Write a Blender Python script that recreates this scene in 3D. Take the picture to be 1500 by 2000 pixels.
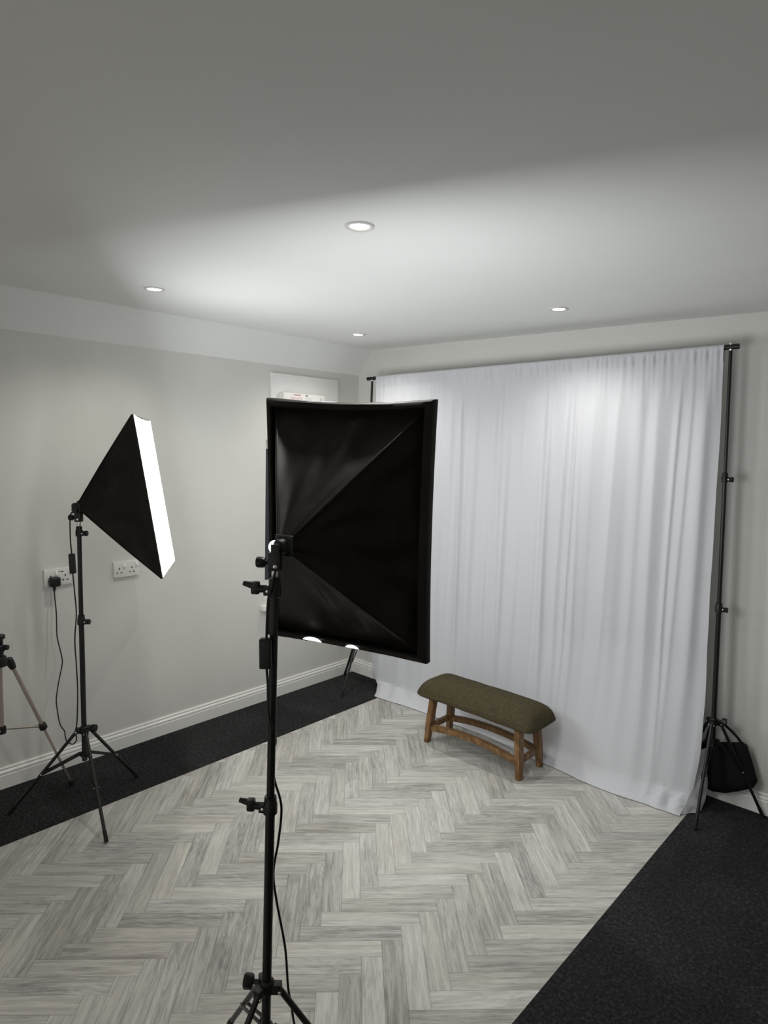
import bpy, bmesh, math, random
from mathutils import Vector, Matrix, noise

random.seed(7)
for o in list(bpy.data.objects):
    bpy.data.objects.remove(o)
scene = bpy.context.scene
COL = scene.collection
V = Vector
PI = math.pi

# ------------------------------------------------------------------ camera
cam_d = bpy.data.cameras.new('camera')
cam_d.sensor_fit = 'HORIZONTAL'
cam_d.sensor_width = 36.0
cam_d.lens = 1298.9 / 1500 * 36.0
cam_d.clip_start = 0.05
cam = bpy.data.objects.new('camera', cam_d)
COL.objects.link(cam)
R_ = V((0.7431568796, 0.6685802910, 0.0268001266))
U_ = V((-0.0898588026, 0.0600317005, 0.9941436468))
F_ = V((-0.6630559915, 0.7412129178, -0.1046907956))
m = Matrix((R_, U_, -F_)).transposed().to_4x4()
m.translation = V((3.45643, -3.54779, 1.75))
cam.matrix_world = m
scene.camera = cam

# ------------------------------------------------------------------ light and exposure
scene.view_settings.view_transform = 'Standard'
scene.view_settings.look = 'None'
scene.view_settings.exposure = 0.29
scene.view_settings.gamma = 1.0
scene.view_settings.use_curve_mapping = False
world = bpy.data.worlds.new('world')
scene.world = world
world.use_nodes = True
world.node_tree.nodes['Background'].inputs[0].default_value = (1.0, 0.97, 0.92, 1)
world.node_tree.nodes['Background'].inputs[1].default_value = 0.66  # ambient fill, enters by the opening added behind the camera
SOFTBOX_STRENGTH = 8.8
SOFTBOX_COLOR = (0.945, 0.985, 1.0)
DOWNLIGHT_POWER = 21.0      # W, each
DOWNLIGHT_STRENGTH = 7.0
DOWNLIGHT_COLOR = (1.0, 0.97, 0.90)

# ------------------------------------------------------------------ node helpers
class NT:
    def __init__(self, name):
        self.mat = bpy.data.materials.new(name)
        self.mat.use_nodes = True
        self.t = self.mat.node_tree
        self.b = self.t.nodes['Principled BSDF']
    def n(self, kind, **kw):
        x = self.t.nodes.new(kind)
        for k, v in kw.items():
            setattr(x, k, v)
        return x
    def put(self, sock, v):
        if isinstance(v, bpy.types.NodeSocket):
            self.t.links.new(v, sock)
        elif v is not None:
            sock.default_value = v
    def m(self, op, a, b=None, c=None):
        x = self.n('ShaderNodeMath', operation=op)
        for i, v in enumerate((a, b, c)):
            if v is not None:
                self.put(x.inputs[i], v)
        return x.outputs[0]
    def pos(self):
        return self.n('ShaderNodeTexCoord').outputs['Object']
    def sep(self, v):
        x = self.n('ShaderNodeSeparateXYZ'); self.put(x.inputs[0], v); return x.outputs
    def comb(self, a, b, c):
        x = self.n('ShaderNodeCombineXYZ')
        for i, v in enumerate((a, b, c)):
            self.put(x.inputs[i], v)
        return x.outputs[0]
    def scale(self, v, s):
        x = self.n('ShaderNodeVectorMath', operation='MULTIPLY')
        self.put(x.inputs[0], v); x.inputs[1].default_value = s
        return x.outputs[0]
    def noise(self, vec, scale, detail=3, rough=0.55, dist=0.0):
        x = self.n('ShaderNodeTexNoise')
        self.put(x.inputs['Vector'], vec)
        x.inputs['Scale'].default_value = scale; x.inputs['Detail'].default_value = detail
        x.inputs['Roughness'].default_value = rough; x.inputs['Distortion'].default_value = dist
        return x.outputs['Fac']
    def ramp(self, fac, stops):
        x = self.n('ShaderNodeValToRGB'); self.put(x.inputs[0], fac)
        e = x.color_ramp.elements
        while len(e) < len(stops):
            e.new(0.5)
        for el, (p, c) in zip(e, stops):
            el.position = p; el.color = (*c, 1)
        return x.outputs[0]
    def mix(self, f, a, b, mode='MIX'):
        x = self.n('ShaderNodeMix', data_type='RGBA', blend_type=mode)
        self.put(x.inputs[0], f)
        for s, v in ((x.inputs[6], a), (x.inputs[7], b)):
            self.put(s, (*v, 1) if isinstance(v, tuple) and len(v) == 3 else v)
        return x.outputs[2]
    def bump(self, h, strength, dist):
        x = self.n('ShaderNodeBump'); self.put(x.inputs['Height'], h)
        x.inputs['Strength'].default_value = strength; x.inputs['Distance'].default_value = dist
        self.put(self.b.inputs['Normal'], x.outputs[0])
    def base(self, c, rough=0.5, spec=0.5, metal=0.0):
        self.put(self.b.inputs['Base Color'], (*c, 1) if isinstance(c, tuple) and len(c) == 3 else c)
        self.b.inputs['Roughness'].default_value = rough
        self.b.inputs['Specular IOR Level'].default_value = spec
        self.b.inputs['Metallic'].default_value = metal
        return self

def plain(name, c, rough=0.5, spec=0.5, metal=0.0, var=0.12, scale=30.0, bump=None):
    k = NT(name)
    f = k.noise(k.pos(), scale, 3)
    lo = tuple(max(0.0, x * (1 - var)) for x in c); hi = tuple(min(1.0, x * (1 + var)) for x in c)
    k.base(k.ramp(f, [(0.3, lo), (0.7, hi)]), rough, spec, metal)
    if bump:
        k.bump(k.noise(k.pos(), bump[0], 4), bump[1], bump[2])
    return k.mat

M = {}
M['wall'] = plain('wall_paint', (0.645, 0.638, 0.604), 0.75, 0.25, var=0.015, scale=4, bump=(260, 0.06, 0.002))
M['ceiling'] = plain('ceiling_paint', (0.775, 0.78, 0.765), 0.85, 0.2, var=0.01, scale=3, bump=(220, 0.05, 0.002))
M['white_gloss'] = plain('white_gloss_paint', (0.80, 0.79, 0.76), 0.35, 0.5, var=0.015, scale=8)
M['white_plastic'] = plain('white_plastic', (0.74, 0.72, 0.69), 0.4, 0.5, var=0.01, scale=20)
M['white_board'] = plain('white_board', (0.78, 0.78, 0.76), 0.5, 0.4, var=0.01, scale=6)
M['slot'] = plain('dark_slot', (0.02, 0.018, 0.016), 0.7, 0.2)
M['black_metal'] = plain('black_painted_metal', (0.007, 0.0065, 0.0065), 0.38, 0.4, var=0.2, scale=60)
M['black_plastic'] = plain('black_plastic', (0.006, 0.006, 0.006), 0.45, 0.35, var=0.2, scale=60)
M['rubber'] = plain('black_rubber', (0.010, 0.010, 0.010), 0.7, 0.3)
M['steel'] = plain('bright_steel', (0.72, 0.70, 0.67), 0.28, 0.5, 1.0, var=0.05)
M['champagne'] = plain('champagne_aluminium', (0.42, 0.36, 0.32), 0.38, 0.5, 0.75, var=0.06)
M['chrome_ring'] = plain('bezel_metal', (0.62, 0.61, 0.58), 0.4, 0.5, 0.0, var=0.03)
M['bag'] = plain('black_nylon_bag', (0.006, 0.006, 0.007), 0.8, 0.2, bump=(70, 0.3, 0.004))
M['ink_red'] = plain('red_print', (0.45, 0.22, 0.22), 0.6, 0.3)
M['ink_pink'] = plain('pale_pink_print', (0.62, 0.53, 0.53), 0.6, 0.3)
M['ink_dark'] = plain('dark_print', (0.14, 0.13, 0.14), 0.6, 0.3)
M['ink_grey'] = plain('grey_print', (0.52, 0.52, 0.52), 0.6, 0.3)

def carpet_mat():
    k = NT('charcoal_carpet')
    p = k.pos()
    fine = k.noise(p, 260, 3, 0.7)
    tuft = k.noise(p, 75, 3, 0.6)
    shade = k.noise(p, 1.6, 2, 0.5, 0.4)
    f = k.m('ADD', k.m('MULTIPLY', fine, 0.55), k.m('MULTIPLY', tuft, 0.45))
    c = k.ramp(f, [(0.32, (0.005, 0.005, 0.0052)), (0.52, (0.020, 0.020, 0.0205)), (0.72, (0.085, 0.085, 0.086))])
    c2 = k.mix(k.ramp(shade, [(0.46, (0, 0, 0)), (0.56, (1, 1, 1))]), c, (1.35, 1.35, 1.35), 'MULTIPLY')
    k.base(c2, 0.95, 0.1)
    k.bump(f, 0.9, 0.006)
    return k.mat
M['carpet'] = carpet_mat()

def herringbone():
    k = NT('grey_oak_herringbone')
    W = 0.07252
    x, y, z = k.sep(k.pos())
    r = math.radians(-0.5); s2 = math.sqrt(0.5)
    cu, cv = -0.4505, -0.356
    U = k.m('MULTIPLY', k.m('ADD', x, y), s2)
    Q = k.m('MULTIPLY', k.m('SUBTRACT', y, x), s2)
    u = k.m('SUBTRACT', k.m('DIVIDE', k.m('ADD', k.m('MULTIPLY', U, math.cos(r)), k.m('MULTIPLY', Q, math.sin(r))), W), cu)
    v = k.m('SUBTRACT', k.m('DIVIDE', k.m('SUBTRACT', k.m('MULTIPLY', Q, math.cos(r)), k.m('MULTIPLY', U, math.sin(r))), W), cv)
    i = k.m('FLOOR', u); j = k.m('FLOOR', v)
    kk = k.m('FLOORED_MODULO', k.m('ADD', k.m('SUBTRACT', i, j), 4.0), 10.0)
    kk = k.m('ROUND', kk)
    isv = k.m('GREATER_THAN', kk, 4.5)
    # planks lying along u
    i0 = k.m('SUBTRACT', i, kk)
    ha = k.m('SUBTRACT', u, i0); hb = k.m('SUBTRACT', v, j)
    # planks lying along v
    j0 = k.m('ADD', j, k.m('SUBTRACT', kk, 9.0))
    va = k.m('SUBTRACT', v, j0); vb = k.m('SUBTRACT', u, i)
    def sel(a, b):
        return k.m('ADD', k.m('MULTIPLY', isv, k.m('SUBTRACT', b, a)), a)
    a = sel(ha, va); b = sel(hb, vb)
    idx = sel(i0, i); idy = sel(j, j0)
    wn = k.n('ShaderNodeTexWhiteNoise', noise_dimensions='3D')
    k.put(wn.inputs['Vector'], k.comb(idx, idy, k.m('MULTIPLY', isv, 17.0)))
    rnd = wn.outputs['Value']
    wn2 = k.n('ShaderNodeTexWhiteNoise', noise_dimensions='3D')
    k.put(wn2.inputs['Vector'], k.comb(idy, idx, k.m('ADD', k.m('MULTIPLY', isv, 9.0), 3.0)))
    rnd2 = wn2.outputs['Value']
    off = k.m('MULTIPLY', rnd, 90.0)
    # grain coordinates, stretched along the plank
    g1 = k.comb(k.m('MULTIPLY', a, 0.34), k.m('ADD', k.m('MULTIPLY', b, 4.6), off), k.m('MULTIPLY', rnd2, 40.0))
    g2 = k.comb(k.m('MULTIPLY', a, 1.5), k.m('ADD', k.m('MULTIPLY', b, 30.0), off), k.m('MULTIPLY', rnd2, 40.0))
    g3 = k.comb(k.m('MULTIPLY', a, 0.30), k.m('ADD', k.m('MULTIPLY', b, 1.3), off), k.m('MULTIPLY', rnd2, 40.0))
    broad = k.noise(g1, 1.0, 4, 0.62, 0.6)
    fine = k.noise(g2, 1.0, 4, 0.65, 0.3)
    soft = k.noise(g3, 1.0, 2, 0.5, 0.6)
    # cathedral rings on some planks
    ring = k.m('SINE', k.m('MULTIPLY', soft, 46.0))
    ringm = k.m('MULTIPLY', k.m('MULTIPLY', ring, 0.026), k.m('GREATER_THAN', rnd2, 0.62))
    f = k.m('ADD', k.m('ADD', k.m('MULTIPLY', broad, 0.52), k.m('MULTIPLY', fine, 0.36)), k.m('MULTIPLY', soft, 0.14))
    f = k.m('ADD', f, ringm)
    f = k.m('ADD', f, k.m('MULTIPLY', k.m('SUBTRACT', rnd, 0.5), 0.15))
    c = k.ramp(f, [(0.28, (0.17, 0.163, 0.150)), (0.40, (0.305, 0.296, 0.275)), (0.50, (0.435, 0.424, 0.396)), (0.66, (0.61, 0.596, 0.56))])
    tint = k.mix(rnd2, (1.015, 1.0, 0.975), (0.99, 1.0, 1.01))
    c = k.mix(1.0, c, tint, 'MULTIPLY')
    # joints
    e = k.m('MINIMUM', k.m('MINIMUM', b, k.m('SUBTRACT', 1.0, b)), k.m('MINIMUM', a, k.m('SUBTRACT', 5.0, a)))
    joint = k.m('LESS_THAN', e, 0.014)
    c = k.mix(k.m('MULTIPLY', joint, 0.55), c, (0.13, 0.125, 0.115))
    k.base(c, 0.5, 0.4)
    k.bump(k.m('SUBTRACT', k.m('MULTIPLY', fine, 0.4), joint), 0.25, 0.0012)
    return k.mat
M['wood_floor'] = herringbone()

def oak():
    k = NT('dark_oak')
    p = k.pos()
    f = k.noise(k.scale(p, (22, 60, 14)), 1.0, 5, 0.6, 0.7)
    k.base(k.ramp(f, [(0.25, (0.06, 0.029, 0.011)), (0.5, (0.175, 0.091, 0.035)), (0.75, (0.31, 0.178, 0.075))]), 0.42, 0.4)
    k.bump(f, 0.2, 0.001)
    return k.mat
M['oak'] = oak()

def tweed():
    k = NT('olive_tweed')
    x, y, z = k.sep(k.pos())
    p = k.pos()
    f = k.noise(p, 240, 3, 0.7)
    f2 = k.noise(p, 40, 3, 0.6)
    c = k.ramp(k.m('ADD', k.m('MULTIPLY', f, 0.8), k.m('MULTIPLY', f2, 0.2)), [(0.3, (0.026, 0.022, 0.012)), (0.5, (0.058, 0.049, 0.0275)), (0.72, (0.100, 0.086, 0.051))])
    def line(co, period, w):
        fr = k.m('FRACT', k.m('DIVIDE', k.m('ADD', co, 5.0), period))
        return k.m('LESS_THAN', fr, w)
    ln = k.m('MAXIMUM', line(x, 0.085, 0.03), line(y, 0.085, 0.03))
    c = k.mix(k.m('MULTIPLY', ln, k.m('MULTIPLY', f, 0.35)), c, (0.15, 0.105, 0.05))
    k.base(c, 0.95, 0.1)
    k.bump(f, 0.5, 0.0015)
    return k.mat
M['tweed'] = tweed()

def curtain_mat():
    k = NT('white_polyester')
    p = k.pos()
    f = k.noise(k.scale(p, (1, 1, 1)), 420, 2, 0.6)
    k.base(k.ramp(f, [(0.3, (0.595, 0.60, 0.635)), (0.7, (0.64, 0.645, 0.68))]), 0.6, 0.25)
    k.b.inputs['Sheen Weight'].default_value = 0.15
    k.bump(f, 0.08, 0.0008)
    tr = k.n('ShaderNodeBsdfTranslucent'); tr.inputs[0].default_value = (0.8, 0.8, 0.84, 1)
    mx = k.n('ShaderNodeMixShader'); mx.inputs[0].default_value = 0.12
    k.t.links.new(k.b.outputs[0], mx.inputs[1]); k.t.links.new(tr.outputs[0], mx.inputs[2])
    k.t.links.new(mx.outputs[0], k.t.nodes['Material Output'].inputs[0])
    return k.mat
M['curtain'] = curtain_mat()

def nylon():
    k = NT('black_softbox_nylon')
    p = k.pos()
    f = k.noise(p, 9, 4, 0.6, 0.6)
    k.base(k.ramp(f, [(0.3, (0.008, 0.0066, 0.0056)), (0.7, (0.019, 0.0148, 0.0118))]), 0.5, 0.16)
    k.bump(k.noise(p, 22, 3, 0.5, 0.3), 0.12, 0.006)
    return k.mat
M['nylon'] = nylon()

def emit(name, c, s):
    k = NT(name)
    k.base(tuple(0.8 for _ in range(3)), 0.6)
    k.b.inputs['Emission Color'].default_value = (*c, 1)
    k.b.inputs['Emission Strength'].default_value = s
    return k.mat
M['diffuser'] = emit('lit_diffuser_cloth', SOFTBOX_COLOR, SOFTBOX_STRENGTH)
M['downlight'] = emit('lit_downlight_lens', DOWNLIGHT_COLOR, DOWNLIGHT_STRENGTH)
M['leak_glow'] = emit('leaked_light_glow', SOFTBOX_COLOR, 3.0)  # glowing surface standing for light leaking out of the softbox
M['silver_lining'] = plain('silver_lining', (0.75, 0.75, 0.76), 0.4, 0.5, 0.6)

def glass():
    k = NT('dark_window_glass')
    k.base((0.030, 0.036, 0.045), 0.12, 0.5)
    return k.mat
M['glass'] = glass()

# ------------------------------------------------------------------ object helpers
ORIGIN = {}
def thing(name, label, cat, loc, group=None, kind=None):
    o = bpy.data.objects.new(name, None)
    COL.objects.link(o)
    o.empty_display_size = 0.1
    o.location = loc
    if label: o['label'] = label
    if cat: o['category'] = cat
    if group: o['group'] = group
    if kind: o['kind'] = kind
    ORIGIN[o.name] = V(loc)
    return o

def obj(name, bm, mat, parent=None, smooth=True, origin=None, label=None):
    """bm holds world coordinates; the object is linked as one mesh"""
    org = ORIGIN[parent.name] if parent else (V(origin) if origin else V((0, 0, 0)))
    bmesh.ops.translate(bm, verts=bm.verts, vec=-org)
    bmesh.ops.recalc_face_normals(bm, faces=bm.faces)
    me = bpy.data.meshes.new(name)
    bm.to_mesh(me); bm.free()
    me.materials.append(mat if not isinstance(mat, str) else M[mat])
    if smooth:
        for p in me.polygons: p.use_smooth = True
        me.set_sharp_from_angle(angle=math.radians(38))
    o = bpy.data.objects.new(name, me)
    COL.objects.link(o)
    if parent: o.parent = parent
    else: o.location = org
    ORIGIN[o.name] = org
    if label: o['label'] = label
    return o

def tag(o, label=None, cat=None, group=None, kind=None):
    for k, v in (('label', label), ('category', cat), ('group', group), ('kind', kind)):
        if v: o[k] = v
    return o

def B(): return bmesh.new()

def frame_of(d):
    d = d.normalized()
    a = V((0, 0, 1)) if abs(d.z) < 0.9 else V((1, 0, 0))
    x = a.cross(d).normalized(); y = d.cross(x)
    return x, y, d

def box(bm, c, s, ax=None, bev=0.0, seg=2):
    """box at c, size s, axes ax=(x,y,z) unit vectors"""
    ax = ax or (V((1, 0, 0)), V((0, 1, 0)), V((0, 0, 1)))
    t = B()
    bmesh.ops.create_cube(t, size=1.0)
    for v in t.verts:
        v.co = V((v.co.x * s[0], v.co.y * s[1], v.co.z * s[2]))
    if bev > 0:
        bmesh.ops.bevel(t, geom=list(t.edges), offset=bev, segments=seg, affect='EDGES', profile=0.6)
    vs = {}
    for v in t.verts:
        vs[v] = bm.verts.new(V(c) + ax[0] * v.co.x + ax[1] * v.co.y + ax[2] * v.co.z)
    for f in t.faces:
        bm.faces.new([vs[v] for v in f.verts])
    t.free()
    return bm

def lathe(bm, p, d, prof, n=20, cap=True):
    """surface of revolution about p + t*d, prof = [(t, r), ...]"""
    x, y, z = frame_of(V(d))
    rings = []
    for t, r in prof:
        c = V(p) + z * t
        rings.append([bm.verts.new(c + (x * math.cos(2 * PI * i / n) + y * math.sin(2 * PI * i / n)) * r) for i in range(n)])
    for A, Bq in zip(rings, rings[1:]):
        for i in range(n):
            bm.faces.new((A[i], A[(i + 1) % n], Bq[(i + 1) % n], Bq[i]))
    if cap:
        bm.faces.new(rings[0][::-1]); bm.faces.new(rings[-1])
    return bm

def rod(bm, a, b, r, n=14, r2=None):
    a, b = V(a), V(b)
    L = (b - a).length
    return lathe(bm, a, b - a, [(0, r), (L, r if r2 is None else r2)], n)

def smooth_path(pts, n=8):
    pts = [V(p) for p in pts]
    P = [pts[0] * 2 - pts[1]] + pts + [pts[-1] * 2 - pts[-2]]
    out = []
    for i in range(1, len(P) - 2):
        for k in range(n):
            t = k / n
            a, b, c, d = P[i - 1], P[i], P[i + 1], P[i + 2]
            out.append(0.5 * ((2 * b) + (c - a) * t + (2 * a - 5 * b + 4 * c - d) * t * t + (3 * b - a - 3 * c + d) * t ** 3))
    out.append(pts[-1])
    return out

def tube(bm, pts, r, n=8, sm=8):
    P = smooth_path(pts, sm) if sm else [V(p) for p in pts]
    rings = []
    x = None
    for i, p in enumerate(P):
        d = (P[min(i + 1, len(P) - 1)] - P[max(i - 1, 0)]).normalized()
        if x is None: x = frame_of(d)[0]
        x = (x - d * x.dot(d)).normalized(); y = d.cross(x)
        rings.append([bm.verts.new(p + (x * math.cos(2 * PI * k / n) + y * math.sin(2 * PI * k / n)) * r) for k in range(n)])
    for A, C_ in zip(rings, rings[1:]):
        for k in range(n):
            bm.faces.new((A[k], A[(k + 1) % n], C_[(k + 1) % n], C_[k]))
    bm.faces.new(rings[0][::-1]); bm.faces.new(rings[-1])
    return bm

def grid(bm, fn, nu, nv):
    g = [[bm.verts.new(fn(i / nu, j / nv)) for j in range(nv + 1)] for i in range(nu + 1)]
    for i in range(nu):
        for j in range(nv):
            bm.faces.new((g[i][j], g[i + 1][j], g[i + 1][j + 1], g[i][j + 1]))
    return g

def quadbox(bm, lo, hi):
    c = [(a + b) / 2 for a, b in zip(lo, hi)]; s = [b - a for a, b in zip(lo, hi)]
    return box(bm, c, s)

# ------------------------------------------------------------------ the room
XR, YF, ZC = 4.9, -5.4, 2.403
ZT = 2.227            # where the left wall meets the sloping strip of ceiling
WL, WR = 0.507, 2.544 # edges of the vinyl strip

def structure(name, bm, mat, smooth=False):
    o = obj(name, bm, mat, smooth=smooth)
    o['kind'] = 'structure'
    return o

structure('floor', quadbox(B(), (WL, YF, -0.05), (WR, -0.12, 0.0)), 'wood_floor')
b = B()
quadbox(b, (-0.02, YF, -0.05), (WL, 0.02, 0.001))
structure('carpet_left', b, 'carpet')
b = B()
quadbox(b, (WR, YF, -0.05), (XR, 0.02, 0.001))
structure('carpet_right', b, 'carpet')
structure('carpet_back', quadbox(B(), (WL, -0.12, -0.05), (WR, 0.02, 0.0)), 'carpet')
# left wall with the window opening
WY0, WY1, WZ0, WZ1 = -0.846, -0.27, 0.640, 1.745
b = B()
quadbox(b, (-0.2, YF, -0.05), (0, WY0, 2.6)); quadbox(b, (-0.2, WY1, -0.05), (0, 0.2, 2.6))
quadbox(b, (-0.2, WY0, -0.05), (0, WY1, WZ0)); quadbox(b, (-0.2, WY0, WZ1), (0, WY1, 2.6))
structure('wall_left', b, 'wall')
structure('wall_back', quadbox(B(), (0, 0, -0.05), (XR, 0.2, 2.6)), 'wall')
structure('wall_right', quadbox(B(), (XR, YF, -0.05), (XR + 0.2, 0.2, 2.6)), 'wall')
b = B()    # wide unseen opening added behind the camera to let fill light in
quadbox(b, (-0.2, YF - 0.2, -0.05), (0.5, YF, 2.6)); quadbox(b, (4.4, YF - 0.2, -0.05), (XR + 0.2, YF, 2.6)); quadbox(b, (0.5, YF - 0.2, 2.15), (4.4, YF, 2.6))
structure('wall_front', b, 'wall')
structure('ceiling', quadbox(B(), (0.125, YF, ZC), (XR, 0.0, ZC + 0.2)), 'ceiling')
b = B()
pr = [(0.0, ZT), (0.125, ZC), (0.125, ZC + 0.1), (0.0, ZC + 0.1)]
A_ = [b.verts.new((x, YF, z)) for x, z in pr]; C_ = [b.verts.new((x, 0.0, z)) for x, z in pr]
for i in range(4):
    b.faces.new((A_[i], A_[(i + 1) % 4], C_[(i + 1) % 4], C_[i]))
b.faces.new(A_); b.faces.new(C_[::-1])
structure('ceiling_slope', b, 'ceiling')

# skirting boards with a stepped top
SK = [(0, 0), (0.016, 0), (0.016, 0.066), (0.0135, 0.070), (0.0135, 0.076), (0.016, 0.079), (0.0135, 0.086), (0.0085, 0.090), (0.0085, 0.094), (0.010, 0.099), (0.006, 0.105), (0, 0.105)]
def skirting(name, p0, p1, inward):
    b = B()
    R0 = [b.verts.new(V(p0) + V(inward) * a + V((0, 0, z))) for a, z in SK]
    R1 = [b.verts.new(V(p1) + V(inward) * a + V((0, 0, z))) for a, z in SK]
    n = len(SK)
    for i in range(n):
        b.faces.new((R0[i], R0[(i + 1) % n], R1[(i + 1) % n], R1[i]))
    b.faces.new(R0); b.faces.new(R1[::-1])
    structure(name, b, 'white_gloss')
skirting('baseboard_left', (0, YF, 0.001), (0, -0.0, 0.001), (1, 0, 0))
skirting('baseboard_back', (0.016, 0, 0.001), (XR, 0, 0.001), (0, -1, 0))

# window in the left wall: frame, pane and sill
win = thing('window_1', 'dark window in the left wall behind the nearer softbox', None, (0, (WY0 + WY1) / 2, WZ0), kind='structure')
b = B()
fx0, fx1 = -0.115, -0.065
quadbox(b, (fx0, WY0, WZ0 + 0.02), (fx1, WY0 + 0.05, WZ1)); quadbox(b, (fx0, WY1 - 0.05, WZ0 + 0.02), (fx1, WY1, WZ1))
quadbox(b, (fx0, WY0 + 0.05, WZ1 - 0.06), (fx1, WY1 - 0.05, WZ1)); quadbox(b, (fx0, WY0 + 0.05, WZ0 + 0.02), (fx1, WY1 - 0.05, WZ0 + 0.16))
obj('window_frame', b, 'white_gloss', win, smooth=False)
obj('window_pane', quadbox(B(), (-0.1, WY0 + 0.05, WZ0 + 0.16), (-0.085, WY1 - 0.05, WZ1 - 0.06)), 'glass', win, smooth=False)
b = B()
box(b, (-0.035, (WY0 + WY1) / 2, WZ0 + 0.0), (0.16, WY1 - WY0 - 0.002, 0.038), bev=0.004)
box(b, (0.021, (WY0 + WY1) / 2, WZ0 + 0.0), (0.042, WY1 - WY0 + 0.07, 0.038), bev=0.006)
obj('window_sill', b, 'white_gloss', win)

# ------------------------------------------------------------------ recessed downlights
def downlight(x, y, label):
    t = thing('downlight', label, 'ceiling light', (x, y, ZC), group='recessed ceiling downlights')
    b = B()
    prof = [(0.0, 0.0465), (0.004, 0.0455), (0.0060, 0.042), (0.0055, 0.037), (0.0012, 0.029)]
    n = 36
    rings = [[b.verts.new((x + r * math.cos(2 * PI * i / n), y + r * math.sin(2 * PI * i / n), ZC - d)) for i in range(n)] for d, r in prof]
    for A, C in zip(rings, rings[1:]):
        for i in range(n):
            b.faces.new((A[i], A[(i + 1) % n], C[(i + 1) % n], C[i]))
    obj('bezel', b, 'chrome_ring', t)
    b = B()
    lathe(b, (x, y, ZC - 0.0005), (0, 0, -1), [(0.0, 0.0300), (0.0018, 0.0295), (0.0026, 0.020), (0.0030, 0.006)], 32)
    obj('lens', b, 'downlight', t)
    ld = bpy.data.lights.new('downlight_lamp', 'SPOT')
    ld.energy = DOWNLIGHT_POWER; ld.color = DOWNLIGHT_COLOR
    ld.spot_size = math.radians(142); ld.spot_blend = 1.0; ld.shadow_soft_size = 0.03
    lo = bpy.data.objects.new('downlight_lamp', ld); COL.objects.link(lo)
    lo.parent = t; lo.location = (0, 0, -0.036)
downlight(1.978, -2.042, 'largest looking ceiling downlight, nearest the camera, above the front softbox')
downlight(0.632, -1.971, 'ceiling downlight on the left, above the side-on softbox')
downlight(1.887, -0.585, 'ceiling downlight on the right, above the white backdrop')
downlight(0.529, -0.560, 'smallest looking ceiling downlight, deep in the corner above the white board')

# ------------------------------------------------------------------ white board and alarm panel above the window
b = B(); box(b, (0.009, -0.522, 1.967), (0.018, 0.594, 0.415), bev=0.003)
tag(obj('wall_board', b, 'white_board', origin=(0, -0.522, 1.76)), 'white board fixed high on the left wall above the window', 'board')
t = thing('control_panel', 'slim white control box with printed labels on the white wall board', 'control panel', (0.018, -0.6, 1.95))
b = B(); box(b, (0.046, -0.585, 1.985), (0.056, 0.36, 0.135), bev=0.005)
obj('casing', b, 'white_plastic', t)
b = B()
box(b, (0.0745, -0.65, 2.04), (0.001, 0.06, 0.006)); obj('printed_label', b, 'ink_red', t, smooth=False, label='red print line')
b = B(); box(b, (0.0745, -0.655, 2.018), (0.001, 0.10, 0.016)); obj('printed_label', b, 'ink_pink', t, smooth=False, label='pale pink print block')
b = B(); box(b, (0.0745, -0.568, 2.040), (0.001, 0.022, 0.008)); obj('printed_label', b, 'ink_dark', t, smooth=False, label='small dark print')
for z in (2.023, 2.012):
    b = B(); box(b, (0.0745, -0.555, z), (0.001, 0.055, 0.004))
    obj('printed_label', b, 'ink_grey', t, smooth=False, label='grey line of small print')
b = B(); box(b, (0.0745, -0.44, 2.02), (0.001, 0.018, 0.022)); obj('indicator', b, 'ink_grey', t, smooth=False)

# ------------------------------------------------------------------ sockets
def socket(y, z, label, usb, hide_left_pins=False):
    t = thing('wall_socket', label, 'wall socket', (0, y, z), group='white twin wall sockets')
    b = B(); box(b, (0.006, y, z), (0.012, 0.146, 0.086), bev=0.003); obj('faceplate', b, 'white_plastic', t)
    for k, s in enumerate((-1, 1)):
        cy = y + s * 0.036 - 0.006
        cz = z - 0.008
        for dy, dz, sy, sz in ((0, 0.013, 0.005, 0.010), (-0.011, -0.010, 0.009, 0.005), (0.011, -0.010, 0.009, 0.005)):
            b = B(); box(b, (0.0123, cy + dy, cz + dz), (0.001, sy, sz))
            obj('pin_hole', b, 'slot', t, smooth=False)
        b = B(); box(b, (0.0135, y + s * 0.036 + 0.023, z + 0.022), (0.007, 0.014, 0.022), ax=(V((0.985, 0, 0.17)), V((0, 1, 0)), V((-0.17, 0, 0.985))), bev=0.0015)
        obj('switch', b, 'white_gloss', t)
    if usb:
        for dy in (-0.006, 0.014):
            b = B(); box(b, (0.0123, y + dy, z + 0.026), (0.001, 0.014, 0.005))
            obj('charging_port', b, 'slot', t, smooth=False)
    return t
socket(-2.163, 1.024, 'white twin wall socket with two charging slots and a black plug in it', True)
socket(-1.804, 1.020, 'white twin wall socket with nothing plugged in, under the side-on softbox', False)

# ------------------------------------------------------------------ stands
def knob(bm, p, d, r=0.012, l=0.026):
    lathe(bm, p, d, [(-0.004, 0.006), (l * 0.30, 0.006), (l * 0.32, r * 0.85), (l * 0.42, r), (l * 0.92, r), (l, r * 0.85)], 8)

def wing(bm, p, d, up, l=0.055):
    """tapering wing lever"""
    d = V(d).normalized()
    rod(bm, V(p), V(p) + d * 0.022, 0.009)
    x = d; z = V(up).normalized(); y = z.cross(x).normalized()
    box(bm, V(p) + d * 0.026 + z * 0.002, (0.020, 0.018, 0.030), (x, y, z), bev=0.005)
    a = V(p) + d * 0.026 + z * 0.006
    e = V(p) + d * l + z * 0.012
    rod(bm, a, e, 0.0095, 10, 0.0055)

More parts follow.
